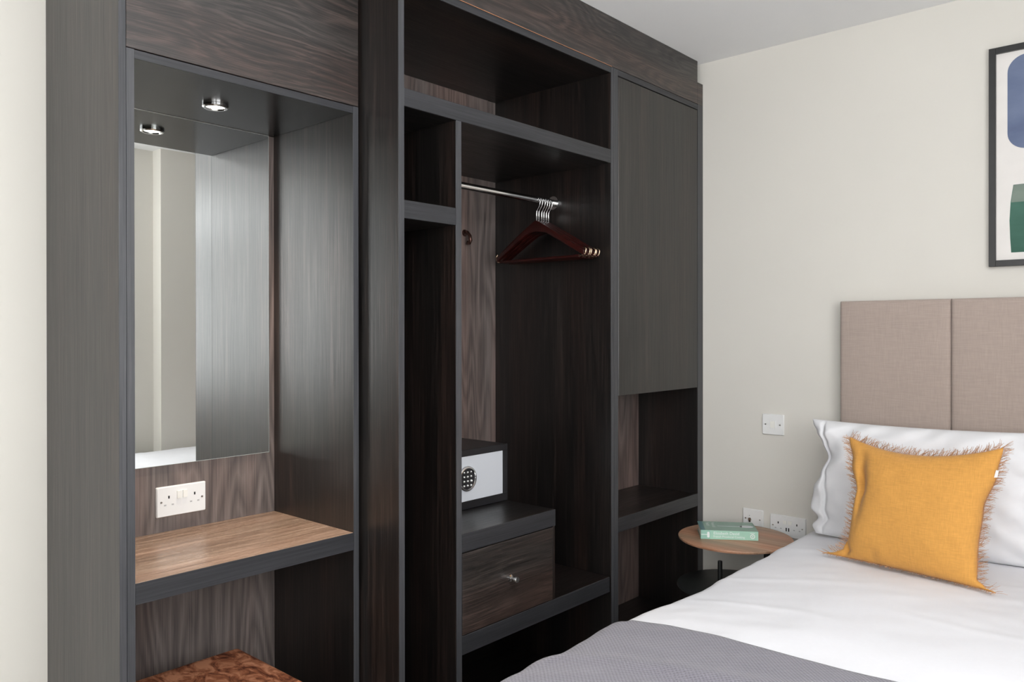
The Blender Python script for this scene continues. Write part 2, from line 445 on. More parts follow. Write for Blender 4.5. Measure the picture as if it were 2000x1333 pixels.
def pbox(face, u0, u1, v0, v1, d0, d1):
    b = bmesh.new()
    V = [b.verts.new(face(u, v, d)) for d in (d0, d1) for u, v in ((u0, v0), (u1, v0), (u1, v1), (u0, v1))]
    for f in ((0, 1, 2, 3), (4, 5, 6, 7), (0, 1, 5, 4), (1, 2, 6, 5), (2, 3, 7, 6), (3, 0, 4, 7)): b.faces.new([V[i] for i in f])
    bmesh.ops.recalc_face_normals(b, faces=b.faces)
    return b

def pdisc(face, u, v, r, d0, d1, n=16):
    b = bmesh.new()
    A = [b.verts.new(face(u + r * math.cos(2 * PI * k / n), v + r * math.sin(2 * PI * k / n), d0)) for k in range(n)]
    B = [b.verts.new(face(u + r * math.cos(2 * PI * k / n), v + r * math.sin(2 * PI * k / n), d1)) for k in range(n)]
    b.faces.new(A); b.faces.new(B)
    for k in range(n): b.faces.new((A[k], A[(k + 1) % n], B[(k + 1) % n], B[k]))
    bmesh.ops.recalc_face_normals(b, faces=b.faces)
    return b

def screw(face, t, u, v, d):
    s = link('screw', pdisc(face, u, v, 0.0032, d, d + 0.0012), M_steel, t)
    link('screw_slot', pbox(face, u - 0.0028, u + 0.0028, v - 0.0006, v + 0.0006, d + 0.0012, d + 0.0015), M_hole, s)

def on_back(cx, cz):      # plate on the niche back panel, facing +X ; u runs along +Y
    return lambda u, v, d: (BK + 0.0006 + d, cx + u, cz + v)
def on_head(cx, cz):      # plate on the headboard wall, facing -Y ; u runs along +X
    return lambda u, v, d: (cx + u, 3.0995 - d, cz + v)

def outlet(face, t, cu, d):
    link('earth_slot', pbox(face, cu - 0.0022, cu + 0.0022, 0.0085, 0.0165, d - 0.001, d + 0.0004), M_hole, t)
    for s in (-1, 1):
        link('pin_slot', pbox(face, cu + s * 0.011 - 0.0032, cu + s * 0.011 + 0.0032, -0.0115, -0.0075, d - 0.001, d + 0.0004), M_mark, t)

# double socket in the niche
f = on_back(1.0675, 0.8655)
t = thing('double_socket', 'white double power socket on the walnut back panel under the mirror', 'socket', (BK, 1.0675, 0.8655))
wall_plate(t, 0.146, 0.086, f, None)
for cu in (-0.038, 0.038): outlet(f, t, cu, 0.008)
for cu in (-0.0085, 0.0085):
    link('rocker_switch', pbox(f, cu - 0.0065, cu + 0.0065, 0.006, 0.027, 0.008, 0.0115), M_rocker, t)
for cu in (-0.060, 0.060): screw(f, t, cu, 0.0, 0.008)

# light switch on the headboard wall
f = on_head(0.940, 0.9705)
t = thing('light_switch', 'square white wall switch on cream wall between cabinet and headboard', 'switch', (0.940, 3.1, 0.9705))
wall_plate(t, 0.090, 0.084, f, None)
link('rocker_switch', pbox(f, -0.009, 0.009, -0.013, 0.013, 0.008, 0.0115), M_rocker, t)
link('rocker_surround', join(pbox(f, -0.0125, -0.0098, -0.0165, 0.0165, 0.008, 0.0093), pbox(f, 0.0098, 0.0125, -0.0165, 0.0165, 0.008, 0.0093)), M_white, t)
for cu in (-0.030, 0.030): screw(f, t, cu, 0, 0.008)

# single outlet plate
f = on_head(0.8545, 0.5745)
t = thing('aerial_outlet', 'white single outlet plate with small round sockets above the side table', 'socket', (0.8545, 3.1, 0.5745))
wall_plate(t, 0.088, 0.080, f, None)
link('round_jack', pdisc(f, -0.012, -0.002, 0.0065, 0.008, 0.013), M_steel, t)
link('jack_hole', pdisc(f, -0.012, -0.010, 0.0035, 0.008, 0.0135), M_hole, t)
link('jack_hole', pdisc(f, -0.014, 0.012, 0.0022, 0.008, 0.0086), M_mark, t)
for cu in (-0.031, 0.031): screw(f, t, cu, 0, 0.008)

# double socket with charging slots
f = on_head(1.001, 0.565)
t = thing('double_charging_socket', 'white double socket with two charging slots beside the bed', 'socket', (1.001, 3.1, 0.565))
wall_plate(t, 0.146, 0.086, f, None)
for cu in (-0.038, 0.038): outlet(f, t, cu, 0.008)
for cu in (-0.010, 0.010):
    link('rocker_switch', pbox(f, cu - 0.0075, cu + 0.0075, 0.010, 0.024, 0.008, 0.0115), M_rocker, t)
    link('charging_slot', pbox(f, cu * 0.5 - 0.0024, cu * 0.5 + 0.0024, -0.018, -0.004, 0.007, 0.0084), M_hole, t)
for cu in (-0.060, 0.060): screw(f, t, cu, 0, 0.008)

# ------------------------------------------------------------------ stool under the worktop
def soft_box(x0, x1, y0, y1, z0, z1, r, puff, name, n=14):
    b = bmesh.new()
    bmesh.ops.create_cube(b, size=1)
    bmesh.ops.scale(b, verts=b.verts, vec=(x1 - x0, y1 - y0, z1 - z0))
    bmesh.ops.bevel(b, geom=list(b.edges), offset=r, segments=4, profile=0.5, affect='EDGES')
    bmesh.ops.subdivide_edges(b, edges=[e for e in b.edges if e.calc_length() > 0.08], cuts=n, use_grid_fill=True)
    for v in b.verts:
        if v.co.z > 0:
            u = v.co.x / ((x1 - x0) / 2); w = v.co.y / ((y1 - y0) / 2)
            v.co.z += puff * max(0, 1 - u * u) * max(0, 1 - w * w)
    bmesh.ops.translate(b, verts=b.verts, vec=((x0 + x1) / 2, (y0 + y1) / 2, (z0 + z1) / 2))
    return b
t = thing('stool', 'brown mottled upholstered stool tucked under the worktop', 'stool', (0.385, 0.98, 0))
link('seat', soft_box(0.197, 0.555, 0.80, 1.162, 0.375, 0.450, 0.012, 0.004, 's'), M_stool, t, smooth=True)
link('body', box(0.203, 0.549, 0.806, 1.156, 0.06, 0.374, 0.012, 3), M_stool, t)
for sx in (0.23, 0.522):
    for sy in (0.833, 1.129):
        link('leg', lathe([(0.0, 0.0), (0.012, 0.0), (0.016, 0.06), (0.0, 0.06)], (sx, sy, 0.0), 16), M_black, t)

# ------------------------------------------------------------------ open wardrobe
wd = thing('open_wardrobe', 'tall dark wood open wardrobe with shelves and hanging rail, centre of the unit', 'wardrobe', (0.31, 1.91, 0))
def panel_v(y0, y1, z0, z1, par, x1=FW, lab=None, x0=0.002, name='side_panel'):
    p = link(name, box(x0, x1 - 0.001, y0, y1, z0, z1), M_wood_v, par, label=lab)
    link('edge_band', box(x1 - 0.001, x1 + 0.0006, y0, y1, z0, z1, 0), M_edge_v, p)
    return p
def shelf(y0, y1, z0, z1, par, x1=FW, x0=BK + 0.0005, name='shelf', mat=None):
    p = link(name, box(x0, x1 - 0.002, y0, y1, z0, z1), mat or M_wood_y, par)
    link('shelf_edge', box(x1 - 0.002, x1 + 0.0003, y0, y1, z0, z1, 0.0006), M_edge_y, p)
    return p
panel_v(1.3975, 1.4165, 0.0, 2.320, wd)
panel_v(2.4065, 2.422, 0.0, 2.320, wd)
shelf(1.417, 2.406, 2.298, 2.320, wd, name='top_panel')
shelf(1.417, 2.406, 1.967, 2.016, wd)
panel_v(1.6145, 1.6355, 0.071, 1.9665, wd, name='divider', x0=BK + 0.0005)
shelf(1.417, 1.614, 1.660, 1.710, wd)
shelf(1.636, 2.3955, 0.395, 0.450, wd)
link('back_panel', box(0.002, BK, 1.417, 2.406, 0.0, 2.2975, 0), M_walnut, wd, label='lighter walnut-grained back panel')
link('shade_base', box(BK + 0.0005, FW - 0.012, 1.417, 2.406, 0.001, 0.070), M_wood_y, wd)  # dark base added where the bed shades the wardrobe bottom
# hanging rail
rl = link('hanging_rail', tube([(0.357, 1.6365, 1.848), (0.357, 2.4055, 1.848)], 0.0125, 24), M_chrome, wd, autosmooth=40, label='chrome hanging rail')
for y0, y1 in ((2.398, 2.4055), (1.6365, 1.644)):
    link('rail_bracket', lathe([(0.0, 0), (0.026, 0), (0.026, y1 - y0), (0.0, y1 - y0)], (0.357, y0, 1.848), 28, 'Y'), M_chrome, rl, autosmooth=40)
# coat hook on the back
hk = link('coat_hook', tube([(BK + 0.004, 2.226, 1.748), (BK + 0.016, 2.226, 1.744), (BK + 0.030, 2.226, 1.728), (BK + 0.033, 2.226, 1.710), (BK + 0.026, 2.226, 1.700), (BK + 0.018, 2.226, 1.702)], [0.006, 0.0065, 0.007, 0.0075, 0.008, 0.0085], 14), M_bronze, wd, smooth=True, label='small dark bronze coat hook on the back panel')
link('hook_plate', lathe([(0, 0), (0.014, 0), (0.012, 0.004), (0, 0.004)], (BK + 0.0002, 2.226, 1.742), 20, 'X'), M_bronze, hk, autosmooth=40)

# drawer unit
dr = thing('drawer_unit', 'low dark wood box with one drawer standing on the wardrobe shelf, under the safe', 'drawer', (0.33, 1.86, 0.4505))
shelf(1.637, 2.0775, 0.697, 0.7515, dr, name='top')
link('side_panel', box(0.06, FW - 0.001, 2.0655, 2.0765, 0.4505, 0.6965), M_wood_v, dr)
link('carcass', join(box(0.06, 0.07, 1.638, 2.065, 0.4505, 0.6965), box(0.07, FW - 0.03, 1.638, 1.648, 0.4505, 0.6965), box(0.07, FW - 0.03, 1.648, 2.065, 0.4505, 0.456)), M_wood_v, dr)
dd = link('drawer', box(FW - 0.018, FW - 0.0005, 1.6395, 2.0640, 0.4525, 0.6930, 0.001), M_drawer, dr)
link('drawer_knob', lathe([(0.0, 0.030), (0.0085, 0.030), (0.0095, 0.028), (0.0095, 0.020), (0.0055, 0.018), (0.0045, 0.010), (0.0050, 0.004), (0.011, 0.002), (0.011, 0.0)], (FW - 0.0005, 1.851, 0.573), 24, 'X'), M_chrome, dd, autosmooth=40, label='small round chrome knob')

# safe
sf = thing('room_safe', 'black safe with silver door and round keypad on top of the drawer box', 'safe', (0.25, 1.87, 0.7525))
xs = 0.406
link('body', join(box(0.10, xs - 0.006, 1.662, 2.080, 0.7525, 0.952, 0.003), ), M_safe, sf)
link('front_frame', join(box(xs - 0.006, xs, 1.662, 2.080, 0.930, 0.952, 0.001), box(xs - 0.006, xs, 1.662, 2.080, 0.7525, 0.779, 0.001),
     box(xs - 0.006, xs, 1.662, 1.684, 0.779, 0.930, 0.001), box(xs - 0.006, xs, 2.0565, 2.080, 0.779, 0.930, 0.001)), M_safe, sf)
dor = link('door', box(xs - 0.0055, xs - 0.0015, 1.6845, 2.0555, 0.7795, 0.9295, 0.0005), M_silver, sf, label='silver painted door')
kx = xs - 0.0015
link('keypad_ring', lathe([(0.035, 0.0), (0.0435, 0.0), (0.0425, 0.005), (0.0395, 0.0085), (0.0365, 0.0085), (0.035, 0.005)], (kx, 1.876, 0.855), 48, 'X'), M_chrome, dor, autosmooth=50)
link('keypad', lathe([(0.0, 0.004), (0.0355, 0.004), (0.0355, 0.0)], (kx, 1.876, 0.855), 40, 'X'), M_safe, dor)
for r in range(4):
    for c in range(3):
        link('key', lathe([(0.0, 0.0085), (0.0030, 0.008), (0.0042, 0.004)], (kx, 1.876 + (c - 1) * 0.0165, 0.855 + (1.5 - r) * 0.0150), 10, 'X'), M_chrome, dor, smooth=True)

# ------------------------------------------------------------------ hangers
HZ = 1.848
def make_hanger(label):
    """local frame: x across, z up, rail axis along y; origin on the rail centre"""
    t = thing('clothes_hanger', label, 'hanger', (0, 0, 0), 'mahogany hangers on the wardrobe rail')
    t['_o'] = (0, 0, 0)
    # arms
    top = []; bot = []
    n = 18
    for k in range(n + 1):
        s = -1 + 2 * k / n
        a = abs(s)
        x = 0.222 * s
        zt = -0.074 - 0.128 * (a ** 1.05)
        if a < 0.08: zt = -0.0745 - 0.09 * a * a / 0.08
        th = 0.026 - 0.006 * a + 0.018 * math.exp(-(a / 0.13) ** 2)
        top.append((x, zt)); bot.append((x, zt - th))
    b = prism(top + bot[::-1], -0.0065, 0.0065, 'XZ', 0.002)
    for v in b.verts:      # arms sweep gently forward
        v.co.y += 0.012 * (abs(v.co.x) / 0.22) ** 2
    link('arms', b, M_mahog, t, autosmooth=35)
    link('trouser_bar', tube([(-0.200, 0.008, -0.222), (0.200, 0.008, -0.222)], 0.0055, 10), M_mahog, t, autosmooth=50)
    # hook: stem, then a swan neck over the rail
    pts = [(0, 0, -0.085), (0, 0, -0.048), (0.001, 0, -0.040), (0.008, 0, -0.030), (0.016, 0, -0.018), (0.0185, 0, -0.004)]
    for k in range(0, 9):
        a = math.radians(8 + 180 * k / 8)
        pts.append((0.0175 * math.cos(a), 0, 0.0165 * math.sin(a) - 0.0015))
    link('hook', tube(pts, [0.0030, 0.0030, 0.0022] + [0.0018] * (len(pts) - 3), 8), M_chrome, t, smooth=True)
    for s in (-1, 1):
        link('end_clip', tube([(s * 0.196, 0.008, -0.222), (s * 0.213, 0.009, -0.221), (s * 0.2255, 0.012, -0.213), (s * 0.228, 0.0125, -0.200), (s * 0.220, 0.0125, -0.190)], [0.0035, 0.003, 0.0028, 0.0028, 0.003], 8), M_brass, t, smooth=True)
    return t
proto = None
ys = [(2.300, -2.0), (2.313, 1.0), (2.330, -1.0), (2.343, 2.0), (2.357, 0.0), (2.371, 1.5)]
hlabels = ['dark red wooden hanger, frontmost and nearest the divider on the rail', 'second dark red wooden hanger behind the frontmost one on the rail',
           'third dark red wooden hanger from the front of the row on the rail', 'fourth dark red wooden hanger from the front, two before the last on the rail',
           'fifth dark red wooden hanger, last but one before the rail bracket', 'dark red wooden hanger at the back of the row, touching the rail bracket']
def copy_tree(o, parent=None):
    c = o.copy(); C.objects.link(c)
    if parent is not None: c.parent = parent
    for ch in list(o.children): copy_tree(ch, c)
    return c
proto = make_hanger(hlabels[0])
for i, (y, a) in enumerate(ys):
    o = proto if i == 0 else copy_tree(proto)
    o.location = (0.357, y, HZ - 0.0022); o.rotation_euler = (0, 0, math.radians(a))
    o['label'] = hlabels[i]

# ------------------------------------------------------------------ tall cabinet at the right
cb = thing('tall_cabinet', 'narrow dark wood cabinet with tall plain door against the cream wall', 'cabinet', (0.31, 2.76, 0))
panel_v(2.4235, 2.450, 0.0, 2.320, cb)
panel_v(3.0545, 3.0985, 0.0, 2.4145, cb)
shelf(2.4505, 3.054, 2.2985, 2.320, cb, name='top_panel')
shelf(2.4505, 3.054, 0.601, 0.654, cb, x0=0.3275)
shelf(2.4505, 3.054, 0.105, 0.149, cb, x0=0.3275)
shelf(2.4505, 3.054, 1.112, 1.128, cb, x0=0.3275, x1=FW - 0.022)
link('back_panel', box(0.310, 0.327, 2.4505, 3.054, 0.0, 2.298, 0), M_walnut, cb, label='lighter walnut-grained back panel')
link('plinth', box(0.56, 0.575, 2.4505, 3.054, 0.0, 0.104), M_wood_y, cb)
link('door', box(FW - 0.0205, FW, 2.4545, 3.0505, 1.109, 2.2945, 0.001), M_wood_v, cb)

# long cornice above both
cn = link('cornice_panel', join(box(FW - 0.018, FW + 0.001, 1.3975, 3.0520, 2.3215, CZ - 0.001, 0.0008), box(FW - 0.018, FW + 0.001, 3.0520, 3.0970, 2.3215, 2.4145, 0.0006)), M_wood_fascia, origin=(0.615, 2.2, 2.3215))
set_tags(cn, 'long dark wood cornice panel running above wardrobe and tall cabinet to the ceiling', 'cornice')
cp = link('gap_reflection', box(FW + 0.001, FW + 0.0018, 1.417, 2.41, 2.3205, 2.3222, 0), plain('copper_reflection', (0.45, 0.20, 0.10), 0.35, noise_amt=0.1), cn, label='copper reflection along the gap, put in as a thin coloured line')  # coloured strip standing in for a copper reflection in the gap

# ------------------------------------------------------------------ headboard
hb = thing('headboard', 'taupe fabric headboard of upright padded panels behind the bed', 'headboard', (1.96, 3.07, 0.3))
XH = [1.222 + 0.375 * k for k in range(5)]
def padded(x0, x1, z0, z1, y0, y1):
    b = bmesh.new()
    nx, nz_ = 14, 24
    rows = []
    W, H = x1 - x0, z1 - z0
    r = 0.012
    def depth(d):
        return 0 if d >= r else r - math.sqrt(max(0, r * r - (r - d) ** 2))
    xs_ = [0, 0.0008, 0.003, 0.007, 0.012] + [0.012 + (W - 0.024) * k / nx for k in range(1, nx)] + [W - 0.012, W - 0.007, W - 0.003, W - 0.0008, W]
    zs_ = [0, 0.003, 0.012] + [0.012 + (H - 0.024) * k / nz_ for k in range(1, nz_)] + [H - 0.012, H - 0.007, H - 0.003, H - 0.0008, H]
    for z in zs_:
        row = []
        for x in xs_:
            dx = min(x, W - x); dz = min(z, H - z)
            dp = min(r, math.hypot(depth(dx), depth(dz)))
            pf = 0.004 * (1 - (2 * x / W - 1) ** 4)
            row.append(b.verts.new((x0 + x, y0 + dp - pf + 0.004, z0 + z)))
        rows.append(row)
    for i in range(len(rows) - 1):
        for k in range(len(xs_) - 1):
            b.faces.new((rows[i][k], rows[i][k + 1], rows[i + 1][k + 1], rows[i + 1][k]))
    # sides
    edge = [e for e in b.edges if e.is_boundary]
    ret = bmesh.ops.extrude_edge_only(b, edges=edge)
    for v in ret['geom']:
        if isinstance(v, bmesh.types.BMVert): v.co.y = y1
    bmesh.ops.recalc_face_normals(b, faces=b.faces)
    return b
for k in range(4):
    link('padded_panel', padded(XH[k] + 0.0005, XH[k + 1] - 0.0005, 0.30, 1.461, 3.036, 3.078), M_headb, hb, autosmooth=60)
link('backing_board', box(1.226, 2.718, 3.078, 3.098, 0.02, 1.456, 0.001), M_headb, hb)

# ------------------------------------------------------------------ bed
bd = thing('bed', 'double bed on a dark divan base against the headboard, under white duvet', 'bed', (1.96, 2.03, 0))
link('divan_base', box(1.205, 2.725, 1.08, 3.028, 0.05, 0.30, 0.01, 2), M_divan, bd)
link('mattress', box(1.195, 2.730, 1.07, 3.028, 0.301, 0.540, 0.035, 4), M_mattress, bd)
for x in (1.27, 2.67):
    for y in (1.15, 2.95):
        link('foot', lathe([(0, 0), (0.025, 0), (0.025, 0.05), (0, 0.05)], (x, y, 0), 16), M_black, bd)

# cloth laid over the bed
XL, XR, YF, YH = 1.128, 2.786, 1.00, 2.99    # outer faces of the hanging cloth, foot, head
ZT = 0.612
RC = 0.055
def fold(d):
    """arc length d past the edge start -> (outward, drop)"""
    L = RC * PI / 2
    if d <= 0: return d, 0.0
    if d < L:
        a = d / RC
        return RC * math.sin(a), RC * (1 - math.cos(a))
    return RC, RC + (d - L)
def bedcloth(u, v, off):
    """u: arc coordinate across (0 at left rounding start), v: along Y arc coordinate measured from the foot"""
    Wd = (XR - XL) - 2 * RC
    if u < 0:
        o, dpu = fold(-u); x = XL + RC - o
    elif u > Wd:
        o, dpu = fold(u - Wd); x = XL + RC + Wd + o
    else:
        x = XL + RC + u; dpu = 0
    if v < 0:
        o, dpv = fold(-v); y = YF + RC - o
    else:
        y = YF + RC + v; dpv = 0
    crown = 0.022 * max(0, 1 - ((x - 1.97) / 0.85) ** 4)
    z = ZT - dpu - max(0, dpv - 0.3 * dpu) + crown - 0.012
    p = Vector((x, y, z))
    # soft undulation
    e = 1.0 if 0 <= u <= Wd else 0.6
    n1 = fbm((x * 2.3 + 3, y * 2.0, z * 2.3), 2)
    # creases running from the hang up onto the top
    q = noise.noise(Vector((x * 1.3 + y * 0.9 + 7, y * 5.2 - x * 1.6, 0.3)))
    q2 = noise.noise(Vector((x * 7 + y * 3, y * 9 - x * 5, 1.7)))
    amp = 0.006 * n1 + 0.0020 * math.exp(-(q / 0.16) ** 2) + (0.0012 + 0.003 * max(0, noise.noise(Vector((x * 1.5 + 4, y * 1.5, 2))) + 0.25 - 0.5 * abs(x - 1.5))) * (q2 + 0.6 * noise.noise(Vector((x * 15 + y * 6, y * 17 - x * 9, 4.0))))
    near = max(0.0, 1 - abs(x - XL - 0.03) / 0.22)
    ed = 0.012 * near * noise.noise(Vector((1.0, y * 3.1 + 2.0, 0)))
    nrm = Vector((0, 0, 1))
    if u < 0: a = min(-u / RC, PI / 2); nrm = Vector((-math.sin(a), 0, math.cos(a)))
    elif u > Wd: a = min((u - Wd) / RC, PI / 2); nrm = Vector((math.sin(a), 0, math.cos(a)))
    if v < 0:
        a = min(-v / RC, PI / 2); nrm = (nrm + Vector((0, -math.sin(a), math.cos(a) - 1))).normalized() if nrm.z > -0.5 else nrm
    hang = 0
    if u < -RC * 1.6: hang = 0.012 * math.sin(y * 21 + 2 * noise.noise(Vector((y * 3, 0, 0)))) * min(1, (-u - RC * 1.6) / 0.2)
    return p + nrm * (amp + off + hang) + Vector((-ed, 0, ed * 0.5))
def cloth_grid(u0, u1, v0f, v1f, nu, nv, off, thick, name, mat, headdrop=False):
    b = bmesh.new(); uvl = b.loops.layers.uv.new('UVMap')
    G = []
    for j in range(nv + 1):
        row = []
        for i in range(nu + 1):
            u = u0 + (u1 - u0) * i / nu
            va, vb = v0f(u), v1f(u)
            v = va + (vb - va) * j / nv
            p = bedcloth(u, v, off(u, v) if callable(off) else off)
            vt = b.verts.new(p); row.append((vt, u, v))
        G.append(row)
    for j in range(nv):
        for i in range(nu):
            q = (G[j][i], G[j][i + 1], G[j + 1][i + 1], G[j + 1][i])
            fc = b.faces.new([k[0] for k in q])
            for lp, k in zip(fc.loops, q): lp[uvl].uv = (k[1], k[2])
    return b
Wd = (XR - XL) - 2 * RC
LV = YH - YF - RC
bm = cloth_grid(-0.32, Wd + 0.09, lambda u: -0.30, lambda u: LV - 0.05 + 0.02 * noise.noise(Vector((u * 3, 0, 0))), 300, 300, 0.0, 0, 'd', None)
dv = link('duvet', bm, M_sheet, origin=(1.97, 2.0, 0.545), smooth=True)
md = dv.modifiers.new('thickness', 'SOLIDIFY'); md.thickness = 0.022; md.offset = -1
set_tags(dv, 'smooth white cotton duvet spread over the bed', 'duvet')

def throw_edge(u):
    x = XL + RC + u
    # measured front edge of the throw
    y = 1.66 + 0.045 * (1 - math.exp(-max(0, x - 1.13) / 0.10)) + 0.006 * noise.noise(Vector((x * 5, 2, 0)))
    if u < 0: y = 1.664 - 0.10 * min(1, -u / 0.3)
    return y - YF - RC
bm = cloth_grid(-0.40, Wd + 0.085, lambda u: -0.36, throw_edge, 260, 130,
                lambda u, v: 0.009 + 0.004 * noise.noise(Vector((u * 2 + 5, v * 8, 0))) + 0.006 * math.exp(-((v - throw_edge(u) + 0.16 + 0.25 * max(0, 0.5 - u)) / 0.035) ** 2) * (u < 0.7), 0, 't', None)
tr = link('bed_throw', bm, M_throw, origin=(1.97, 1.3, 0.64), smooth=True)
md = tr.modifiers.new('thickness', 'SOLIDIFY'); md.thickness = 0.007; md.offset = 0.6
set_tags(tr, 'lilac-grey waffle-weave throw folded across the foot of the bed', 'blanket')

# ------------------------------------------------------------------ pillow and cushion
def pad(corners, thick, nu, nv, outline, wr, power=2.2, frontonly=0, seed=0.0, crease=None):
    """closed soft pad; corners TL,TR,BR,BL; outline(u,v)->(du,dv) offsets in the pad plane (m)"""
    TL, TR, BR, BL = [Vector(c) for c in corners]
    nrm = ((TR - BL).cross(TL - BR)).normalized()
    if nrm.y > 0: nrm = -nrm
    ax = (TR - TL).normalized(); ay = (TL - BL).normalized()
    b = bmesh.new()
    def pos(u, v, side):
        s, t = (u + 1) / 2, (v + 1) / 2
        p = (BL * (1 - s) + BR * s) * (1 - t) + (TL * (1 - s) + TR * s) * t
        a, c = outline(u, v)
        p = p + ax * a + ay * c
        h = (max(0, 1 - abs(u) ** power) * max(0, 1 - abs(v) ** power)) ** 0.5
        w = wr(u, v) * min(1, h * 2.5)
        p = p + nrm * side * (thick / 2 * h + w + 0.0015)
        if crease: p = p + crease(u, v, side, nrm)
        return p
    F = {}; B = {}
    def gm(k, n):       # denser near the edges
        s = -1 + 2 * k / n
        return math.sin(s * PI / 2) * 0.55 + s * 0.45
    for j in range(nv + 1):
        for i in range(nu + 1):
            u, v = gm(i, nu), gm(j, nv)
            F[i, j] = b.verts.new(pos(u, v, 1))
            B[i, j] = F[i, j] if (i in (0, nu) or j in (0, nv)) else b.verts.new(pos(u, v, -1))
    for j in range(nv):
        for i in range(nu):
            b.faces.new((F[i, j], F[i + 1, j], F[i + 1, j + 1], F[i, j + 1]))
            b.faces.new((B[i, j], B[i, j + 1], B[i + 1, j + 1], B[i + 1, j]))
    bmesh.ops.recalc_face_normals(b, faces=b.faces)
    return b, pos

# white pillow : left outline has a flared top corner, a waist, a bulge and a pinch
import bisect
LP = [(-1, 0.0), (-0.87, -0.010), (-0.72, 0.012), (-0.56, -0.014), (-0.22, 0.000), (0.04, 0.026), (0.35, 0.054), (0.60, 0.036), (0.78, 0.016), (0.93, 0.002), (1.0, 0.0)]
def interp(tab, v):
    for (a, x), (b_, y) in zip(tab, tab[1:]):
        if v <= b_:
            f_ = (v - a) / (b_ - a); f_ = f_ * f_ * (3 - 2 * f_)
            return x + (y - x) * f_
    return tab[-1][1]
def pil_out(u, v):
    wl = max(0, -u) ** 4
    a = interp(LP, v) * wl - 0.03 * max(0, u) ** 5 * (1 - v * v) ** 0.5 if u != 0 else 0
    # top edge : high at left corner, sagging to the right
    c = (-0.010 * (1 - abs(u) ** 2)) * max(0, v) ** 3 + 0.008 * (1 - u * u) * max(0, -v) ** 3 * -1
    return a, c
def pil_wr(u, v):
    w = 0.009 * fbm((u * 2.6 + 4, v * 1.8, 1.0), 3)
    # radiating folds near the left end
    l = max(0, -u - 0.45) / 0.55
    w += 0.013 * l * math.sin((v * 2.6 - u * 4.0) * 2.3 + 2.0 * noise.noise(Vector((u * 2, v * 2, 5))))
    # long vertical crease of the pillowcase opening
    w -= 0.014 * math.exp(-((u + 0.90 + 0.035 * math.sin(v * 4)) / 0.022) ** 2)
    r = max(0, u - 0.2)
    w += 0.007 * r * math.sin((u * 3 + v * 3.2) * 5 + 2)
    # diagonal creases at the top
    w += 0.006 * max(0, v - 0.3) * math.sin((u * 5 - v * 4) * 4 + 3 * noise.noise(Vector((u * 2, v, 0))))
    return w
bm, _p = pad([(1.172, 2.91, 1.026), (1.945, 2.91, 1.036), (1.945, 2.850, 0.630), (1.204, 2.850, 0.622)], 0.17, 150, 90, pil_out, pil_wr, 2.6)
pw = thing('pillow', 'plump white pillow leaning on the headboard behind the mustard cushion', 'pillow', (1.56, 2.88, 0.63))
link('pillowcase', bm, M_pillow, pw, smooth=True)

CL = [(-1, 0.0), (-0.95, 0.040), (-0.88, 0.062), (-0.65, 0.072), (0.05, 0.066), (0.58, 0.028), (1.0, 0.0)]
CR = [(-1, 0.0), (-0.95, 0.030), (-0.86, 0.050), (-0.46, 0.052), (0.09, 0.044), (0.65, 0.012), (1.0, 0.0)]
def cu_out(u, v):
    a = interp(CL, v) * max(0, -u) ** 2.2 - interp(CR, v) * max(0, u) ** 2.2
    c = -0.044 * v * v * (1 - u * u) if v > 0 else -0.004 * v * (1 - u * u)
    return a, c
def cu_wr(u, v):
    w = 0.004 * fbm((u * 1.8 + 9, v * 1.8, 2.0), 3)
    # dent along the upper left edge
    w -= 0.026 * math.exp(-((u + 0.74) / 0.10) ** 2) * math.exp(-((v - 0.25) / 0.45) ** 2)
    w -= 0.012 * math.exp(-((u - v * 0.3 - 0.80) / 0.12) ** 2) * max(0, v - 0.3)
    # fold at the lower left corner
    w -= 0.022 * math.exp(-(((u + 0.86) + (v + 0.86) * 0.8) / 0.07) ** 2) * math.exp(-((v + 0.9) / 0.18) ** 2)
    w -= 0.010 * math.exp(-((u + 0.35) / 0.08) ** 2) * max(0, -v - 0.75) * 4
    return w
cus = [(1.388, 2.665, 1.003), (1.826, 2.630, 1.014), (1.835, 2.485, 0.634), (1.335, 2.570, 0.634)]
bm, cpos = pad(cus, 0.135, 90, 80, cu_out, cu_wr, 2.4)
cs = thing('fringed_cushion', 'square mustard linen cushion with frayed brown fringe in front of the white pillow', 'cushion', (1.59, 2.58, 0.63))
link('cover', bm, M_must, cs, smooth=True)
# fringe
b = bmesh.new()
TL, TR, BR, BL = [Vector(c) for c in cus]
cn_ = (TL + TR + BR + BL) / 4
nr = ((TR - BL).cross(TL - BR)).normalized()
if nr.y > 0: nr = -nr
def strand(p, d, ln, rad):
    q = p.copy(); dirv = d.normalized(); prev = None
    segs = 3
    bend = (nr * random.uniform(-1, 1) + Vector((random.uniform(-1, 1), 0, random.uniform(-1.0, 0.6)))) * 0.20
    for s in range(segs + 1):
        o1 = dirv.orthogonal().normalized(); o2 = dirv.cross(o1)
        r = rad * (1 - 0.5 * s / segs)
        ring = [b.verts.new(q + (o1 * math.cos(a) + o2 * math.sin(a)) * r) for a in (0, 2.094, 4.189)]
        if prev:
            for k in range(3): b.faces.new((prev[k], prev[(k + 1) % 3], ring[(k + 1) % 3], ring[k]))
        prev = ring
        dirv = (dirv + bend).normalized()
        q = q + dirv * ln / segs
N_F = 250
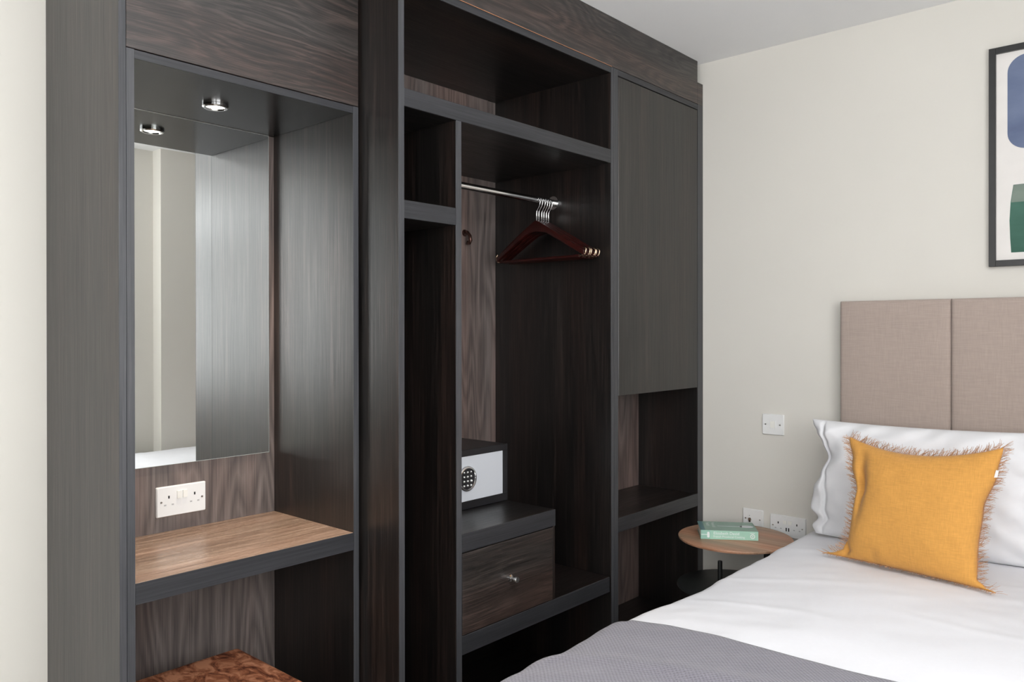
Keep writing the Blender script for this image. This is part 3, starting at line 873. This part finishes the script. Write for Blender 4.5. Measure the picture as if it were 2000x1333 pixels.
for side in range(4):
    for k in range(N_F):
        s = -1 + 2 * (k + random.random()) / N_F
        u, v = ((s, 1), (1, s), (s, -1), (-1, s))[side]
        p = cpos(u, v, 1)
        out = {0: (TL - BL), 1: (TR - TL), 2: (BL - TL), 3: (TL - TR)}[side].normalized()
        tang = {0: (TR - TL), 1: (TL - BL), 2: (TR - TL), 3: (TL - BL)}[side].normalized()
        clump = noise.noise(Vector((s * 22, side * 5.0, 0)))
        d = out + tang * (1.3 * clump + 0.35 + random.uniform(-0.12, 0.12)) + nr * random.uniform(0.0, 0.2)
        ln = random.uniform(0.014, 0.026) * (1 if side != 2 else 0.45) * (1.0 + 0.5 * clump)
        if side == 2: d = out * 0.25 + nr * 1.0 + tang * random.uniform(-0.4, 0.4)
        strand(p, d, ln * 1.2, 0.00075)
link('fringe', b, M_fringe, cs, kind='stuff', label='frayed brown thread fringe around all four sides')
# little care label sewn to the right side
tp = cpos(1, 0.62, 1)
link('care_label', prism([(tp.x - 0.006, tp.z - 0.010), (tp.x + 0.002, tp.z - 0.009), (tp.x + 0.006, tp.z + 0.011), (tp.x - 0.001, tp.z + 0.012)], tp.y - 0.013, tp.y - 0.0122, 'XZ'), M_white, cs, label='tiny white sewn label')

# ------------------------------------------------------------------ side table
TX, TY, TZ = 0.893, 2.852, 0.556
st = thing('side_table', 'round side table with brown wooden top and black lower tray beside the bed', 'table', (TX, TY, 0))
link('table_top', lathe([(0.0, 0.0), (0.205, 0.0), (0.2135, -0.0015), (0.2150, -0.004), (0.2135, -0.010), (0.200, -0.0145), (0.0, -0.0145)], (TX, TY, TZ), 96), M_table, st, autosmooth=40)
link('lower_tray', lathe([(0.0, 0.0), (0.199, 0.0), (0.202, -0.002), (0.203, -0.008), (0.198, -0.010), (0.0, -0.010)], (TX - 0.02, TY, 0.365), 80), plain('black_lacquer', (0.022, 0.024, 0.023), 0.45, noise_amt=0.05), st, autosmooth=40)
link('post', tube([(TX + 0.12, TY + 0.02, 0.012), (TX + 0.12, TY + 0.02, TZ - 0.0145)], 0.012, 20), M_black, st, autosmooth=50)
link('tray_handle', lathe([(0.0, 0.0815), (0.008, 0.0815), (0.009, 0.078), (0.009, 0.0), (0.0, 0.0)], (0.826, 2.86, 0.365), 24), M_black, st, autosmooth=50)
link('base', lathe([(0.0, 0.012), (0.17, 0.012), (0.180, 0.008), (0.180, 0.0), (0.0, 0.0)], (TX, TY, 0.0), 64), M_black, st, autosmooth=40)

# book lying on the table
bk_loc = Vector((0.812, 2.730, TZ + 0.0003)); bang = math.atan2(2.846 - 2.728, 0.989 - 0.812)
BLn, BDp, BTh = 0.213, 0.142, 0.034
bk = thing('cookbook', 'thick sage-green paperback with a white spoon on the cover, lying on the side table', 'book', tuple(bk_loc), rotz=bang)
bk['_o'] = (0, 0, 0)
M_green = plain('sage_cover', (0.19, 0.33, 0.26), 0.3, noise_amt=0.12, scale=18)  # green lightened, reflections on the cover put into the colour
M_greenL = plain('pale_sage', (0.36, 0.60, 0.48), 0.35, noise_amt=0.05, scale=25)
M_blue = plain('deep_teal', (0.08, 0.19, 0.20), 0.35, noise_amt=0.1)
M_paper = plain('page_paper', (0.75, 0.72, 0.64), 0.9, noise_amt=0.05, scale=300)
M_print = plain('white_print', (0.82, 0.86, 0.84), 0.4, noise_amt=0.0)
M_spoon = plain('spoon_print', (0.62, 0.66, 0.68), 0.3, noise_amt=0.05)
link('pages', box(0.0035, BLn - 0.0035, 0.0012, BDp - 0.003, 0.0012, BTh - 0.0012, 0), M_paper, bk)
link('cover', box(0, BLn, 0, BDp, BTh - 0.0010, BTh, 0), M_green, bk, label='sage green front cover')
link('cover', box(0, BLn, 0, BDp, 0, 0.0010, 0), M_green, bk, label='sage green back cover')
spn = link('spine', box(0, BLn, -0.0006, 0.0010, 0, BTh, 0.0004), M_greenL, bk, label='pale green spine with white lettering')
link('spine_panel', box(0.0002, 0.036, -0.0009, -0.0006, 0.0006, BTh - 0.0006, 0), plain('spine_panel_green', (0.30, 0.52, 0.43), 0.4, noise_amt=0.1), spn)
link('spine_picture', prism(rrect(0.024, 0.033, 0.006, 0.028, 0.004, 4), -0.0012, -0.0009, 'XZ'), M_print, spn)
link('spine_picture', box(0.002, 0.024, -0.0012, -0.0009, 0.0165, 0.0185, 0), M_print, spn)
def text_mesh(txt, size, fn):
    cu = bpy.data.curves.new('txt', 'FONT'); cu.body = txt; cu.size = size; cu.resolution_u = 3; cu.extrude = 0.0
    ob = bpy.data.objects.new('txt', cu); C.objects.link(ob)
    dg = bpy.context.evaluated_depsgraph_get()
    me = ob.evaluated_get(dg).to_mesh()
    b = bmesh.new(); b.from_mesh(me)
    ob.evaluated_get(dg).to_mesh_clear()
    bpy.data.objects.remove(ob); bpy.data.curves.remove(cu)
    for v in b.verts: v.co = Vector(fn(v.co.x, v.co.y))
    return b
link('spine_lettering', join(text_mesh('Elizabeth David', 0.0155, lambda x, y: (0.047 + x * 1.0, -0.0009, 0.0185 + y)),
                             text_mesh('French Provincial Cooking', 0.0118, lambda x, y: (0.047 + x * 0.92, -0.0009, 0.0070 + y))), M_print, spn)
# publisher emblem : ring with an upright oval inside and a bar above
def ring2d(cx, cz, r0, r1, sx=1.0):
    b_ = bmesh.new(); n = 28
    A = [b_.verts.new((cx + sx * r0 * math.cos(2 * PI * k / n), -0.0010, cz + r0 * math.sin(2 * PI * k / n))) for k in range(n)]
    B = [b_.verts.new((cx + sx * r1 * math.cos(2 * PI * k / n), -0.0010, cz + r1 * math.sin(2 * PI * k / n))) for k in range(n)]
    for k in range(n): b_.faces.new((A[k], A[(k + 1) % n], B[(k + 1) % n], B[k]))
    return b_
link('spine_emblem', join(ring2d(0.192, 0.0150, 0.0058, 0.0088), ring2d(0.192, 0.0150, 0.0008, 0.0030, 0.6), box(0.183, 0.200, -0.0010, -0.0008, 0.0262, 0.0280, 0)), M_print, spn)
# cover print: spoon and title
sp_o = []
for k in range(41):
    a = 2 * PI * k / 41
    sp_o.append((0.180 + 0.026 * math.cos(a), 0.072 + 0.019 * math.sin(a)))
link('spoon_picture', prism(sp_o, BTh + 0.00005, BTh + 0.0003, 'XY'), M_spoon, bk)
link('spoon_picture', prism([(0.070, 0.0700), (0.150, 0.0690), (0.163, 0.0620), (0.163, 0.0820), (0.150, 0.0755), (0.070, 0.0745)], BTh + 0.00005, BTh + 0.0003, 'XY'), M_spoon, bk)
link('cover_lettering', join(text_mesh('French', 0.020, lambda x, y: (0.030 + y, 0.096 - x * 1.0 + 0.03, BTh + 0.0003)),
                             text_mesh('Provincial', 0.020, lambda x, y: (0.050 - 0.012 + y + 0.012, 0.128 - x, BTh + 0.0003))), M_print, bk)
link('cover_panel', box(0.0005, 0.018, 0.0005, BDp - 0.0005, BTh + 0.00002, BTh + 0.0002, 0), M_blue, bk)

# ------------------------------------------------------------------ framed art
pf = thing('framed_print', 'black framed abstract print with blue and green rounded shapes above the headboard', 'picture', (1.96, 3.09, 1.567))
X0, X1, Z0, Z1 = 1.704, 2.230, 1.567, 2.305
fwid = 0.0205
for a in ((X0, X0 + fwid, Z0, Z1), (X1 - fwid, X1, Z0, Z1), (X0 + fwid, X1 - fwid, Z0, Z0 + fwid), (X0 + fwid, X1 - fwid, Z1 - fwid, Z1)):
    link('frame_bar', box(a[0], a[1], 3.078, 3.0985, a[2], a[3], 0.0008), M_frame, pf)
link('print_paper', box(X0 + fwid, X1 - fwid, 3.090, 3.096, Z0 + fwid, Z1 - fwid, 0), plain('art_paper', (0.76, 0.73, 0.70), 0.8, noise_amt=0.03, scale=14), pf)
def paint(name, c1, c2, sc, horiz=True):
    m, N, L, P = new_mat(name)
    tc = N.new('ShaderNodeTexCoord'); mp = N.new('ShaderNodeMapping'); mp.inputs['Scale'].default_value = (sc * 0.4, sc, sc)
    L.new(tc.outputs['Object'], mp.inputs['Vector'])
    n = N.new('ShaderNodeTexNoise'); n.inputs['Scale'].default_value = 1; n.inputs['Detail'].default_value = 6
    L.new(mp.outputs[0], n.inputs['Vector'])
    r = ramp(N, [(0.35, c1), (0.65, c2)]); L.new(n.outputs['Fac'], r.inputs['Fac']); L.new(r.outputs['Color'], P.inputs['Base Color'])
    P.inputs['Roughness'].default_value = 0.6
    return m
link('painted_shape', prism(rrect(1.757, 2.170, 1.957, 2.270, 0.055, 10), 3.0892, 3.0898, 'XZ'), paint('washed_blue', (0.085, 0.115, 0.21), (0.15, 0.19, 0.30), 9), pf, label='slate blue rounded shape')
sh = [(1.774, 1.838), (1.766, 1.78), (1.763, 1.72), (1.765, 1.66), (1.768, 1.612), (2.16, 1.612), (2.17, 1.70), (2.165, 1.838)]
link('painted_shape', prism(sh, 3.0892, 3.0898, 'XZ'), paint('dark_green', (0.015, 0.085, 0.055), (0.045, 0.14, 0.10), 9), pf, label='dark green block')
link('painted_shape', prism([(1.775, 1.8385), (1.768, 1.780), (1.98, 1.778), (2.166, 1.80), (2.166, 1.8385)], 3.0884, 3.0891, 'XZ'), paint('grey_green', (0.12, 0.17, 0.14), (0.19, 0.24, 0.20), 9), pf, label='paler grey-green band')

for o in bpy.data.objects:
    if '_o' in o: del o['_o']
